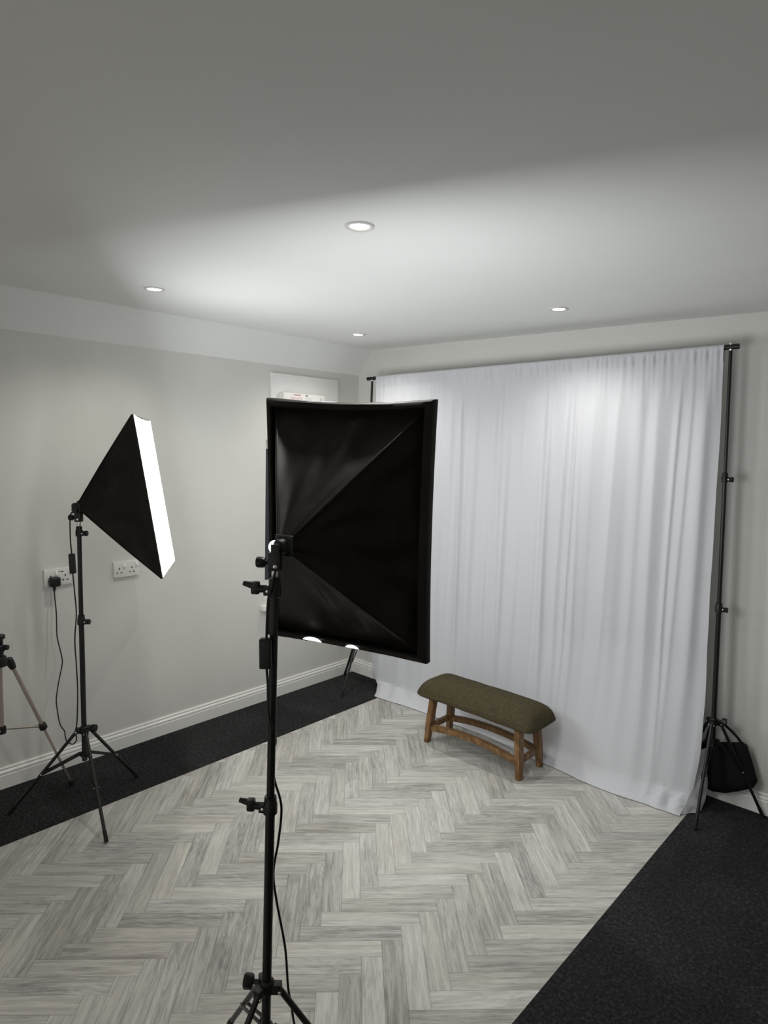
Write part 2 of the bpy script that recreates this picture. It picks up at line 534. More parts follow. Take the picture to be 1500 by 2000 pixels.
def light_stand(label, base, top, feet, r_foot, hub_z, brace_z, collars, kdir, r_low=0.0115, cat='light stand', name='light_stand', group=None, levers=False, spigot=None, leg_r=0.0075, foot_r=None):
    """base: (x,y) on the floor, top: pole end; feet: list of (angle, radius)"""
    bx, by = base
    t = thing(name, label, cat, (bx, by, 0), group=group)
    b0 = V((bx, by, 0)); T = V(top)
    def at(z): return b0 + (T - b0) * (z / T.z)
    ax = (T - b0).normalized()
    kd = V((math.cos(kdir), math.sin(kdir), 0))
    zs = [brace_z - 0.03] + list(collars) + [T.z]
    rr = [r_low - 0.0018 * i for i in range(len(zs) - 1)]
    nm = ['lower_tube', 'middle_tube', 'upper_tube', 'top_tube']
    for i in range(len(zs) - 1):
        b = B(); rod(b, at(zs[i] - (0.02 if i else 0)), at(zs[i + 1]), rr[i], 18)
        obj(nm[i], b, 'black_metal', t)
    for i, z in enumerate(collars):
        b = B()
        lathe(b, at(z) - ax * 0.022, ax, [(0, rr[i] + 0.003), (0.002, rr[i] + 0.0055), (0.026, rr[i] + 0.0055), (0.030, rr[i] + 0.0035), (0.044, rr[i] + 0.003), (0.046, rr[i] - 0.001)], 18)
        box(b, at(z) + kd * (rr[i] + 0.008) - ax * 0.008, (0.016, 0.016, 0.022), (kd, ax.cross(kd), ax), bev=0.003)
        c = obj('collar', b, 'black_plastic', t)
        b = B()
        if levers: wing(b, at(z) + kd * (rr[i] + 0.010) - ax * 0.004, kd, ax)
        else: knob(b, at(z) + kd * (rr[i] + 0.010) - ax * 0.008, kd, 0.0125, 0.018)
        obj('lever' if levers else 'knob', b, 'black_plastic', c)
        b = B(); s_ = ax.cross(kd)
        if s_.dot(V((1.2, -0.96, 0))) < 0: s_ = -s_
        lathe(b, at(z) + kd * (rr[i] + 0.006) + s_ * 0.007 - ax * 0.008, s_, [(0, 0.004), (0.003, 0.004), (0.0042, 0.002)], 10)
        obj('screw', b, 'steel', c)
    # hub: body with three lugs
    b = B()
    lathe(b, at(hub_z) - ax * 0.018, ax, [(0, r_low + 0.004), (0.003, r_low + 0.007), (0.03, r_low + 0.007), (0.036, r_low + 0.002)], 20)
    for a, r in feet:
        d = V((math.cos(a), math.sin(a), 0))
        box(b, at(hub_z) + d * (r_low + 0.013) - V((0, 0, 0.004)), (0.026, 0.021, 0.026), (d, V((-d.y, d.x, 0)), V((0, 0, 1))), bev=0.003)
    hub = obj('hub', b, 'black_plastic', t)
    b = B(); knob(b, at(hub_z) + kd * (r_low + 0.012) + V((0, 0, 0.008)), kd, 0.018, 0.034); obj('knob', b, 'black_plastic', hub)
    b = B()
    lathe(b, at(brace_z) - ax * 0.012, ax, [(0, r_low + 0.003), (0.002, r_low + 0.006), (0.022, r_low + 0.006), (0.024, r_low + 0.003)], 20)
    for a, r in feet:
        d = V((math.cos(a), math.sin(a), 0))
        box(b, at(brace_z) + d * (r_low + 0.009), (0.018, 0.014, 0.016), (d, V((-d.y, d.x, 0)), V((0, 0, 1))), bev=0.002)
    obj('brace_ring', b, 'black_plastic', t)
    for a, r in feet:
        d = V((math.cos(a), math.sin(a), 0)); s_ = V((-d.y, d.x, 0))
        p0 = at(hub_z) + d * (r_low + 0.02) - V((0, 0, 0.006))
        p1 = b0 + d * r + V((0, 0, foot_r or 0.009))
        ld = (p1 - p0).normalized()
        b = B(); rod(b, p0 - ld * 0.008, p1 - ld * 0.03, leg_r, 14)
        leg = obj('leg', b, 'black_metal', t)
        b = B(); lathe(b, p1 - ld * 0.045, ld, [(0, leg_r + 0.0012), (0.042, leg_r + 0.0015), (0.048, leg_r * 0.9)], 14)
        obj('foot_cap', b, 'rubber', leg)
        q0 = at(brace_z) + d * (r_low + 0.012)
        q1 = p0 + (p1 - p0) * 0.52
        bd = (q1 - q0).normalized(); up = s_.cross(bd)
        for s in (-1, 1):
            b = B(); box(b, (q0 + q1) / 2 + s_ * s * (leg_r + 0.0015), ((q1 - q0).length + 0.012, 0.0022, 0.012), (bd, s_, up), bev=0.0008)
            obj('brace', b, 'black_metal', leg)
        for q in (q1, p0 + ld * 0.004):
            for s in (-1, 1):
                b = B(); lathe(b, q + s_ * s * (leg_r + 0.0025), s_ * s, [(0, 0.0042), (0.0018, 0.004), (0.0028, 0.002)], 10)
                obj('rivet', b, 'steel', leg)
    if spigot:
        b = B(); lathe(b, at(T.z), ax, [(0, 0.0075), (0.004, 0.0085), (spigot, 0.008)], 16)
        obj('spigot', b, 'steel', t)
    return t

rad = math.radians
LB = (0.487, -2.259)
light_stand('black tripod light stand against the left wall, carrying the side-on softbox', LB, (0.483, -2.262, 1.333),
            [(rad(-128), 0.332), (rad(-9.4), 0.318), (rad(109.8), 0.333)], 0.33, 0.395, 0.278, [0.912, 1.316], rad(42), spigot=0.03, group='light stands')
FB = (2.243, -2.588)
light_stand('black light stand in the foreground, carrying the softbox seen from behind', FB, (2.2535, -2.578, 1.430),
            [(rad(40), 0.33), (rad(-80), 0.33), (rad(160), 0.33)], 0.33, 0.395, 0.278, [0.870, 1.405], rad(-142), levers=True, spigot=0.03, group='light stands')
RB = (2.613, -0.155)
light_stand('tall black backdrop stand at the right end of the white curtain', RB, (2.539, -0.14, 2.215),
            [(rad(-89), 0.236), (rad(27), 0.235), (rad(153), 0.235)], 0.236, 0.447, 0.352, [1.006, 1.626], rad(10), cat='backdrop stand', name='backdrop_stand', group='backdrop stands', spigot=0.035, r_low=0.0115)
BL = (0.27, -0.192)
light_stand('black backdrop stand in the far corner at the left end of the white curtain', BL, (0.266, -0.14, 2.166),
            [(rad(-76), 0.25), (rad(44), 0.235), (rad(164), 0.235)], 0.25, 0.447, 0.352, [1.006, 1.626], rad(190), cat='backdrop stand', name='backdrop_stand', group='backdrop stands', spigot=0.035, r_low=0.0115)

# crossbar of the backdrop
t = thing('crossbar', 'black crossbar through the top pocket of the white curtain, resting on two stands', 'crossbar', (1.4, -0.14, 2.19))
b = B(); rod(b, (0.23, -0.14, 2.1832), (2.565, -0.14, 2.2318), 0.0095, 16); obj('bar', b, 'black_metal', t)
for x0, x1 in ((0.222, 0.300), (2.508, 2.574)):
    z0 = 2.1832 + (x0 - 0.23) * 0.0208; z1 = 2.1832 + (x1 - 0.23) * 0.0208
    b = B(); rod(b, (x0, -0.14, z0), (x1, -0.14, z1), 0.0125, 16); obj('end_sleeve', b, 'black_plastic', t)

# ------------------------------------------------------------------ softboxes
def softbox(label, c, yaw, tilt, roll, d, w, h, apex, seed, cable_pts, switch_at, plug, rim_light_leak, bracket_base, kdir, band=True):
    c = V(c)
    n = V((math.sin(yaw) * math.cos(tilt), math.cos(yaw) * math.cos(tilt), math.sin(tilt)))
    r = V((math.cos(yaw), -math.sin(yaw), 0)); u = r.cross(n)
    r, u = math.cos(roll) * r + math.sin(roll) * u, -math.sin(roll) * r + math.cos(roll) * u
    A = V(apex)
    t = thing('softbox', label, 'softbox', tuple(A), group='softboxes')
    def P(a, b_, k): return c + r * a + u * b_ + n * k
    # rim: a band of cloth round the front, sagging a little between the corners
    N = 20
    def rim_pt(side, s, inset, k, sag):
        e = 2 * s - 1
        q = sag * (1 - e * e)
        W2, H2 = w / 2 - inset, h / 2 - inset
        if side == 0: return P(-W2 + 2 * W2 * s, H2 - q, k)
        if side == 1: return P(W2 - q, H2 - 2 * H2 * s, k)
        if side == 2: return P(W2 - 2 * W2 * s, -H2 + q, k)
        return P(-W2 + q, -H2 + 2 * H2 * s, k)
    prof = [(0.004, 0.001), (0.0, -0.003), (0.001, -0.026), (0.006, -0.036), (0.020, -0.042), (0.024, -0.038), (0.025, -0.006)]
    if not band: prof = [(0.004, 0.001), (0.0, -0.001), (0.0, -0.004), (0.003, -0.007)]
    PI_, PK = (0.023, -0.010) if band else (0.001, -0.005)
    b = B()
    rings = []
    for ins, k in prof:
        ring = []
        for side in range(4):
            for i in range(N):
                s = i / N
                sag = (0.011 if side == 0 else 0.006) if band else 0.002
                ring.append(b.verts.new(rim_pt(side, s, ins, k, sag) + u * 0.0016 * noise.noise(V((s * 6 + seed, side * 3.1, k * 40)))))
        rings.append(ring)
    m_ = 4 * N
    for X, Y in zip(rings, rings[1:]):
        for i in range(m_):
            b.faces.new((X[i], X[(i + 1) % m_], Y[(i + 1) % m_], Y[i]))
    obj('rim_band', b, 'nylon', t)
    # four sloping panels to a small square ring at the apex
    aw = 0.019
    rn = random.Random(seed)
    for side, nm in enumerate(('top_panel', 'side_panel', 'bottom_panel', 'side_panel')):
        b = B()
        e0 = rim_pt(side, 0, PI_, PK, 0); e1 = rim_pt(side, 1, PI_, PK, 0)
        sgn = [(-1, 1), (1, 1), (1, -1), (-1, -1)]
        def ap(i): return A + n * 0.015 + r * sgn[i][0] * aw + u * sgn[i][1] * aw
        a0, a1 = ap(side), ap((side + 1) % 4)
        nn = (e1 - e0).cross(a0 - e0).normalized()
        if nn.dot(A - c) < 0 and False: nn = -nn
        mid = (e0 + e1 + a0 + a1) / 4
        if nn.dot(mid - (c - n * 0.1)) > 0: nn = -nn     # nn points into the box
        L = (e1 - e0).length
        def fn(s, v, e0=e0, e1=e1, a0=a0, a1=a1, nn=nn, side=side):
            p = (e0 * (1 - s) + e1 * s) * (1 - v) + (a0 * (1 - s) + a1 * s) * v
            e = 4 * s * (1 - s)
            sag = 0.075 * e ** 0.8 * v ** 0.75 * (1 - v)
            # folds running from the rim toward the apex
            wr = 0.0
            for f_, am, ph in ((3.0, 0.009, 0.3), (5.0, 0.008, 1.7), (9.0, 0.0045, 4.0)):
                wr += am * math.sin(f_ * PI * (s + 0.10 * math.sin(v * 3 + ph)) + ph + side * 2.1 + seed)
            wr *= e ** 0.6 * (1 - v) * min(1, v * 6)
            nz = 0.006 * noise.noise(V((s * 3.5 + seed * 3, v * 2.5, side * 5.0))) * e * min(1, v * 5)
            return p + nn * (sag + wr + nz)
        grid(b, fn, 44, 34)
        obj(nm, b, 'nylon', t)
    # rods along the four edges, inside the corner seams
    for i in range(4):
        b = B()
        e0 = rim_pt(i, 0, PI_ + 0.002, PK, 0)
        a0 = A + n * 0.015 + r * [-1, 1, 1, -1][i] * aw + u * [1, 1, -1, -1][i] * aw
        tube(b, [e0, e0 * 0.5 + a0 * 0.5 + (e0 * 0.5 + a0 * 0.5 - (c + A) * 0.5).normalized() * 0.004, a0], 0.0035, 8, 6)
        obj('corner_rod', b, 'nylon', t)
    # lit front cloth
    b = B()
    grid(b, lambda s, v: P((s - 0.5) * (w - 0.016), (v - 0.5) * (h - 0.010) + (0.003 - 0.009 * (1 - (2 * s - 1) ** 2)) * max(0, 2 * v - 1) ** 3, 0.002 + 0.004 * math.sin(PI * s) * math.sin(PI * v)), 20, 24)
    df = obj('diffuser', b, 'diffuser', t, label='lit white diffuser cloth')
    for (cr, half, ht) in rim_light_leak:  # glowing crescents put in for light leaking through gaps at the rim
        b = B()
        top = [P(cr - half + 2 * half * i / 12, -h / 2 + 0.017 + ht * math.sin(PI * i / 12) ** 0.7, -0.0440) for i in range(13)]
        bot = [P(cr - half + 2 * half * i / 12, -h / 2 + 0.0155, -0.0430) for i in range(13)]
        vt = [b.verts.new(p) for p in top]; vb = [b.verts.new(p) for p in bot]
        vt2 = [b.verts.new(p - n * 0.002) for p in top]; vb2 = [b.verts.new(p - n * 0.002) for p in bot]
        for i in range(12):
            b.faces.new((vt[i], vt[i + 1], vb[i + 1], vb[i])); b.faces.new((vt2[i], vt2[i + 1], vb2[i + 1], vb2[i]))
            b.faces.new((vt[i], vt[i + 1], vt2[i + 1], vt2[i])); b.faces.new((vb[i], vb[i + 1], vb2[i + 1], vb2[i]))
        obj('rim_light_leak', b, 'leak_glow', t, label='glowing white crescent standing for light leaking at the rim')
    # lamp holder at the apex
    b = B()
    lathe(b, A + n * 0.02, -n, [(0, 0.020), (0.004, 0.0225), (0.014, 0.0225), (0.016, 0.0185), (0.036, 0.0175), (0.041, 0.013)], 20)
    lh = obj('lamp_holder', b, 'black_plastic', t)
    b = B(); box(b, A + n * 0.012, (0.050, 0.050, 0.008), (r, u, n), bev=0.003)
    obj('mounting_plate', b, 'black_plastic', lh)
    if band:  # glowing bulge put in for light leaking beside the lamp holder
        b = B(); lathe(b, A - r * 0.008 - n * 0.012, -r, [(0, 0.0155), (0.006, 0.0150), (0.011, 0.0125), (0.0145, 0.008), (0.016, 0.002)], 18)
        obj('holder_light_leak', b, 'leak_glow', lh, label='glowing white bulge standing for light leaking at the lamp holder')
    # tilt bracket down to the stand
    bb = V(bracket_base)
    kd = V((math.cos(kdir), math.sin(kdir), 0))
    b = B()
    upv = (A - n * 0.01 - bb).normalized()
    box(b, bb + V((0, 0, 0.030)), (0.030, 0.028, 0.044), (kd, V((-kd.y, kd.x, 0)), V((0, 0, 1))), bev=0.004)
    rod(b, bb + V((0, 0, 0.048)), A - n * 0.018 - V((0, 0, 0.006)), 0.011, 14)
    for s in (-1, 1):
        sd = V((-kd.y, kd.x, 0)) * s
        box(b, (bb + V((0, 0, 0.05)) + A - n * 0.016) / 2 + sd * 0.013, (0.020, 0.004, max(0.03, (A - bb).length - 0.05)), (kd, sd, V((0, 0, 1))), bev=0.001)
    br = obj('tilt_bracket', b, 'black_plastic', t)
    b = B(); knob(b, bb + kd * 0.014 + V((0, 0, 0.026)), kd, 0.013, 0.030); obj('knob', b, 'black_plastic', br)
    b = B(); lathe(b, bb + V((0, 0, 0.02)) + V((0.0113, -0.009, 0)), V((0.78, -0.62, 0)), [(0, 0.005), (0.006, 0.005), (0.007, 0.002)], 10); obj('screw', b, 'steel', br)
    # cable
    b = B(); tube(b, cable_pts, 0.0030, 8, 6)
    cb = obj('power_cable', b, 'black_plastic', t)
    p, q = V(switch_at[0]), V(switch_at[1])
    dd = (q - p).normalized(); hx = V((0.743, 0.669, 0)); hx = (hx - dd * hx.dot(dd)).normalized()
    b = B(); box(b, (p + q) / 2, (switch_at[2], 0.020, (q - p).length), (hx, dd.cross(hx), dd), bev=0.004, seg=3)
    obj('inline_switch', b, 'black_plastic', cb)
    if plug:
        px, py, pz = plug
        b = B()
        box(b, (0.012 + 0.018, py, pz + 0.004), (0.038, 0.052, 0.050), bev=0.014, seg=4)
        lathe(b, (0.026, py, pz - 0.012), (0.05, -0.05, -1), [(0, 0.011), (0.010, 0.008), (0.032, 0.0048)], 14)
        obj('plug', b, 'black_plastic', cb)
    return t

left_cable = [(0.476, -2.269, 1.422), (0.462, -2.281, 1.403), (0.455, -2.288, 1.38), (0.454, -2.289, 1.311), (0.454, -2.288, 1.264), (0.458, -2.285, 1.195), (0.459, -2.284, 1.13), (0.464, -2.279, 1.031), (0.468, -2.276, 0.937), (0.461, -2.282, 0.818), (0.464, -2.279, 0.698), (0.467, -2.277, 0.577), (0.466, -2.282, 0.443), (0.455, -2.285, 0.385), (0.42, -2.268, 0.326), (0.38, -2.266, 0.292), (0.34, -2.264, 0.28), (0.3, -2.264, 0.28), (0.26, -2.254, 0.295), (0.24, -2.248, 0.304), (0.2, -2.253, 0.332), (0.16, -2.25, 0.406), (0.14, -2.242, 0.45), (0.12, -2.221, 0.519), (0.1, -2.196, 0.587), (0.09, -2.191, 0.623), (0.08, -2.203, 0.703), (0.075, -2.207, 0.742), (0.06, -2.201, 0.844), (0.05, -2.203, 0.934), (0.03, -2.197, 0.985)]
softbox('black softbox near the left wall seen side-on with its lit white face to the right',
        (0.667, -1.992, 1.485), 0.63, 0.164, 0.03, 0.339, 0.50, 0.70, (0.474, -2.264, 1.428), 3,
        left_cable, ((0.457, -2.286, 1.215), (0.461, -2.283, 1.125), 0.024), (0, -2.193, 1.000), [], (0.483, -2.262, 1.352), rad(-138), band=False)
front_cable = [(2.262, -2.578, 1.47), (2.262, -2.595, 1.407), (2.259, -2.602, 1.377), (2.257, -2.604, 1.292), (2.258, -2.604, 1.224), (2.260, -2.602, 1.187), (2.262, -2.598, 1.1), (2.250, -2.568, 1.03), (2.230, -2.560, 0.988), (2.232, -2.557, 0.922), (2.246, -2.545, 0.851), (2.242, -2.549, 0.763), (2.233, -2.557, 0.677), (2.239, -2.551, 0.599), (2.256, -2.536, 0.475), (2.266, -2.533, 0.37), (2.284, -2.537, 0.335), (2.311, -2.548, 0.30), (2.35, -2.545, 0.21), (2.42, -2.50, 0.06), (2.50, -2.45, 0.006), (2.64, -2.52, 0.006), (2.85, -2.72, 0.006)]
softbox('black softbox in the foreground seen from behind, lit face toward the backdrop',
        (2.151, -2.235, 1.514), -0.297, 0.041, -0.011, 0.336, 0.512, 0.704, (2.250, -2.557, 1.500), 11,
        front_cable, ((2.256, -2.606, 1.290), (2.258, -2.606, 1.219), 0.028), None,
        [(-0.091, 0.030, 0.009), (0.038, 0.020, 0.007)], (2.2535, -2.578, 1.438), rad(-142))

# ------------------------------------------------------------------ white backdrop curtain
def interp(x, pts):
    if x <= pts[0][0]: return pts[0][1]
    for (a, p), (b_, q) in zip(pts, pts[1:]):
        if x <= b_:
            t_ = (x - a) / (b_ - a); t_ = t_ * t_ * (3 - 2 * t_)
            return p + (q - p) * t_
    return pts[-1][1]

folds = [(0.36, .03, .8), (0.44, .022, 1), (0.52, .03, .7), (0.61, .022, 1.0), (0.70, .03, .8), (0.79, .022, 1.0), (0.875, .03, .9), (0.956, .024, .9), (1.050, .016, 1.5), (1.075, .014, 1.1), (1.15, .028, .8), (1.243, .022, 1.0), (1.34, .018, 1.3), (1.385, .016, 1.0),
         (1.471, .026, 1.1), (1.571, .024, 1.0), (1.654, .018, 1.3), (1.748, .020, 1.2), (1.79, .014, 1.3), (1.832, .020, 1.2), (1.908, .03, .9), (2.015, .03, 1.0), (2.139, .034, 1.0), (2.233, .03, .8), (2.335, .014, 0.95), (2.375, .018, 1.0), (2.45, .03, .8)]
def fold(x, z):
    """height of the folds toward the room at x (m) and z (m)"""
    drop = max(0.0, min(1.0, (z - 0.02) / 0.75))
    hi = max(0.0, min(1.0, (2.2 - z) / 0.25))
    y = 0.0
    for i, (fx, fw, fa) in enumerate(folds):
        k = 0.5 + 0.5 * math.sin(i * 2.4 + z * (1.2 + 0.25 * (i % 4)))
        w_ = fw * (0.85 + 0.45 * (1 - drop) + 0.25 * k)
        cx = fx + 0.012 * math.sin(i * 1.7 + z * 1.4) - 0.02 * (1 - drop) * math.sin(i)
        q = (x - cx) / w_
        q = q * (1.35 if q > 0 else 0.75)
        y += 0.0125 * fa * (0.45 + 0.6 * k) * math.exp(-q * q)
    y += 0.0045 * math.sin(x * 34 + 1.1 * math.sin(z * 1.6)) + 0.0028 * math.sin(x * 61 + z * 0.9 + 1.3)
    y += 0.010 * noise.noise(V((x * 2.4, z * 0.6, 1.7)))
    y *= (0.30 + 0.70 * drop) * (0.55 + 0.45 * hi)
    return y

YB = [(0.30, -0.235), (0.48, -0.252), (0.92, -0.242), (1.35, -0.246), (1.79, -0.312), (2.16, -0.350), (2.53, -0.316), (2.6, -0.30)]
def left_x(z): return interp(z, [(0.0, 0.475), (0.04, 0.445), (0.09, 0.405), (0.15, 0.375), (0.24, 0.352), (0.5, 0.33), (1.0, 0.322), (2.2, 0.312)])
def right_x(z): return interp(z, [(0.0, 2.525), (0.05, 2.540), (0.12, 2.552), (0.28, 2.562), (0.5, 2.557), (0.85, 2.542), (1.14, 2.534), (1.7, 2.524), (2.23, 2.512)])
prof_s = []   # list of (kind, value)
for i in range(5): prof_s.append(('back', i / 5))
for i in range(8): prof_s.append(('over', i / 8))
for i in range(9): prof_s.append(('pocket', i / 9))
NZ = 84
for i in range(NZ + 1): prof_s.append(('drop', i / NZ))
for i in range(1, 16): prof_s.append(('bed', i / 15))
for i in range(1, 5): prof_s.append(('under', i / 4))
def zrod(x): return 2.1832 + (x - 0.23) * 0.0208
def curtain_pt(s, row):
    kind, v = prof_s[row]
    x = 0.312 + s * 2.2
    zr = zrod(x)
    gath = 0.0022 * math.sin(x * 210 + 2 * math.sin(x * 23)) + 0.002 * math.sin(x * 127 + 1.0) + 0.003 * noise.noise(V((x * 28, 0.3, 0)))
    if kind == 'back':
        return V((x, -0.1255 - gath * 0.3, zr - 0.07 + 0.065 * v))
    if kind == 'over':
        a = PI * v
        rr = 0.0135 + 0.004 * abs(noise.noise(V((x * 30, 4.0, 0)))) 
        return V((x, -0.14 + math.cos(a) * 0.0145, zr + math.sin(a) * rr))
    if kind == 'pocket':
        z = zr - 0.07 * v
        q = math.sin(PI * v)
        return V((x, -0.1545 - gath * (0.35 + q) - 0.002 * q + 0.004 * v, z))
    ztop = zr - 0.07
    if kind == 'drop':
        z = ztop + (0.085 - ztop) * v
        x = left_x(z) + (right_x(z) - left_x(z)) * s
        yb = interp(x, YB)
        lo = max(0.0, min(1.0, (0.75 - z) / 0.67))
        y0 = -0.150 - 0.012 * (1 - z / 2.2)
        yl = yb + 0.075
        y = y0 + (min(yl, y0 + 0.03) - y0) * lo ** 1.6
        top = min(1.0, v * 10)
        y -= fold(x, z) * (0.35 + 0.65 * top) + gath * 0.5 * (1 - top)
        if s > 0.985:
            y += 0.006 * ((s - 0.985) / 0.015) ** 2
        return V((x, y, z))
    if kind == 'bed':
        # the last of the cloth lying forward on the floor
        p0 = curtain_pt(s, len(prof_s) - 20)
        z1 = 0.004
        zz = 0.085 + (z1 - 0.085) * (1 - (1 - v) ** 1.7)
        x = left_x(zz) + (right_x(zz) - left_x(zz)) * s
        yb = interp(x, YB)
        y = p0.y + (yb - p0.y) * v ** 1.1
        f_ = math.sin(PI * min(1, v * 1.0))
        ends = math.exp(-((x - 0.52) / 0.14) ** 2) + math.exp(-((x - 2.46) / 0.14) ** 2)
        zz += f_ * (0.006 * noise.noise(V((x * 7, v * 1.5, 3.3))) + 0.016 * ends * (0.35 - abs(noise.noise(V((x * 22 + v * 5, v * 6.0, 8.0))))))
        # bunches at both ends
        for cx, wd, am in ((0.50, 0.05, 0.030), (0.56, 0.03, -0.012), (0.62, 0.05, 0.02), (2.42, 0.03, 0.022), (2.46, 0.02, -0.008), (2.50, 0.03, 0.020), (2.02, 0.03, 0.008)):
            g = math.exp(-((x - cx) / wd) ** 2)
            zz += am * g * f_
            y -= abs(am) * 0.5 * g * v
        return V((x, y, max(zz, 0.004)))
    if kind == 'under':
        p0 = curtain_pt(s, len(prof_s) - 5)
        return V((p0.x, p0.y + 0.05 * v, 0.003 - 0.0005 * v))
b = B()
NS = 620
rows = len(prof_s)
G = []
for i in range(NS + 1):
    G.append([b.verts.new(curtain_pt(i / NS, j)) for j in range(rows)])
for i in range(NS):
    for j in range(rows - 1):
        b.faces.new((G[i][j], G[i + 1][j], G[i + 1][j + 1], G[i][j + 1]))
# the right end of the cloth turns back behind itself near the floor
def flap(s, v):
    zt = 0.30 * (1 - v) + 0.004 * v
    x0 = right_x(zt); y0 = -0.185 - 0.125 * v ** 2.2
    out = math.sin(PI * min(1, s * 1.0)) * 0.5 + s
    x = x0 - 0.004 + (0.012 + 0.052 * v ** 1.5) * math.sin(s * PI * 0.62) + 0.006 * noise.noise(V((s * 5, v * 6, 2)))
    y = y0 + 0.004 + (0.05 + 0.10 * v) * s
    z = max(0.003, zt + 0.010 * noise.noise(V((s * 4, v * 5, 9))) * v * (1 - v))
    return V((x, y, z))
grid(b, flap, 18, 26)
cur = obj('backdrop_curtain', b, 'curtain', origin=(1.4, -0.14, 0))
tag(cur, 'white gathered fabric backdrop hanging from the black crossbar down to the floor', 'backdrop curtain')

# ------------------------------------------------------------------ bench
def bench():
    t = thing('bench', 'small wooden bench with an olive tweed seat in front of the white curtain', 'bench', (1.475, -0.44, 0))
    rot = rad(-1.0)
    X = V((math.cos(rot), math.sin(rot), 0)); Y = V((-math.sin(rot), math.cos(rot), 0)); Z = V((0, 0, 1))
    O = V((1.478, -0.448, 0))
    def P(a, b_, z): return O + X * a + Y * b_ + Z * z
    # padded seat: a soft-edged slab that curls down at the rim
    b = B()
    L2, W2 = 0.390, 0.152
    prof = [(0.278, 0.050), (0.279, 0.020), (0.281, 0.006), (0.287, 0.0), (0.298, 0.001), (0.318, 0.007), (0.337, 0.017), (0.352, 0.030), (0.364, 0.047), (0.373, 0.068), (0.379, 0.093), (0.383, 0.120), (0.385, 0.150)]
    def ring_at(z, ins):
        lx, wy = L2 - ins * 0.85, W2 - ins
        cr = max(0.012, min(0.055, wy * 0.9))
        pts = []
        for qx, qy, a0 in ((1, 1, 0), (-1, 1, 90), (-1, -1, 180), (1, -1, 270)):
            for k in range(7):
                a = rad(a0 + 15 * k)
                pts.append((qx * (lx - cr) + cr * math.cos(a), qy * (wy - cr) + cr * math.sin(a)))
        out = []
        m_ = len(pts)
        for i in range(m_):
            p, q = pts[i], pts[(i + 1) % m_]
            n_ = 1 if i % 7 != 6 else (26 if abs(p[0] - q[0]) > abs(p[1] - q[1]) else 9)
            for k in range(n_):
                out.append((p[0] + (q[0] - p[0]) * k / n_, p[1] + (q[1] - p[1]) * k / n_))
        vs = []
        for x, y in out:
            e = (x / L2) ** 2
            zz = z - 0.008 * e * e * (1 if z > 0.30 else 0.5)
            w1 = noise.noise(V((x * 11, y * 11, z * 9)))
            k = 1 + 0.012 * noise.noise(V((x * 8 + 3, y * 14, z * 22)))
            vs.append(b.verts.new(P(x * (1 + (k - 1) * 0.4), y * k, zz + 0.0025 * w1)))
        return vs
    rings = [ring_at(z, i_) for z, i_ in prof]
    for A, C in zip(rings, rings[1:]):
        m_ = len(A)
        for i in range(m_):
            b.faces.new((A[i], A[(i + 1) % m_], C[(i + 1) % m_], C[i]))
    b.faces.new(rings[0][::-1]); b.faces.new(rings[-1])
    obj('seat', b, 'tweed', t)
    # legs: square, splayed, chamfered at the foot
    ft = {}
    for sx in (-1, 1):
        for sy in (-1, 1):
            top = P(sx * 0.285, sy * 0.088, 0.290); bt = P(sx * 0.312, sy * 0.106, 0.0)
            ax = (top - bt).normalized()
            bx = (X - ax * X.dot(ax)).normalized(); by = ax.cross(bx)
            b = B()
            ringz = [(0.0, 0.026, 0.034), (0.006, 0.030, 0.036), (0.055, 0.031, 0.037), (0.070, 0.036, 0.042), (0.15, 0.037, 0.043), (0.30, 0.037, 0.043)]
            rr = []
            for z, wx, wy in ringz:
                p = bt + ax * (z / ax.z)
                rr.append([b.verts.new(V((*(p + bx * i * wx / 2 + by * j * wy / 2).xy, z))) for i, j in ((-1, -1), (1, -1), (1, 1), (-1, 1))])
            for A, C in zip(rr, rr[1:]):
                for i in range(4): b.faces.new((A[i], A[(i + 1) % 4], C[(i + 1) % 4], C[i]))
            b.faces.new(rr[0][::-1]); b.faces.new(rr[-1])
            bmesh.ops.recalc_face_normals(b, faces=b.faces)
            bmesh.ops.bevel(b, geom=[e for e in b.edges if abs((e.verts[0].co - e.verts[1].co).normalized().z) > 0.7], offset=0.0035, segments=2, affect='EDGES')
            obj('leg', b, 'oak', t)
    # long stretchers that arch up in the middle, short ones between the legs of each end
    for sy in (-1, 1):
        b = B()
        n_ = 28; rr = []
        for i in range(n_ + 1):
            e = -1 + 2 * i / n_
            z = 0.088 + 0.030 * (1 - e * e)
            p = P(e * 0.296, sy * 0.099, z)
            hh = 0.036
            rr.append([b.verts.new(p + Y * q * 0.013 + Z * k * hh / 2) for q, k in ((-1, -1), (1, -1), (1, 1), (-1, 1))])
        for A, C in zip(rr, rr[1:]):
            for i in range(4): b.faces.new((A[i], A[(i + 1) % 4], C[(i + 1) % 4], C[i]))
        b.faces.new(rr[0][::-1]); b.faces.new(rr[-1])
        bmesh.ops.recalc_face_normals(b, faces=b.faces)
        bmesh.ops.bevel(b, geom=[e for e in b.edges if abs((e.verts[0].co - e.verts[1].co).normalized().dot(X)) > 0.7], offset=0.004, segments=2, affect='EDGES')
        obj('long_stretcher', b, 'oak', t)
    for sx in (-1, 1):
        b = B()
        box(b, P(sx * 0.302, 0, 0.096), (0.024, 0.19, 0.032), (X, Y, Z), bev=0.004)
        obj('short_stretcher', b, 'oak', t)
bench()

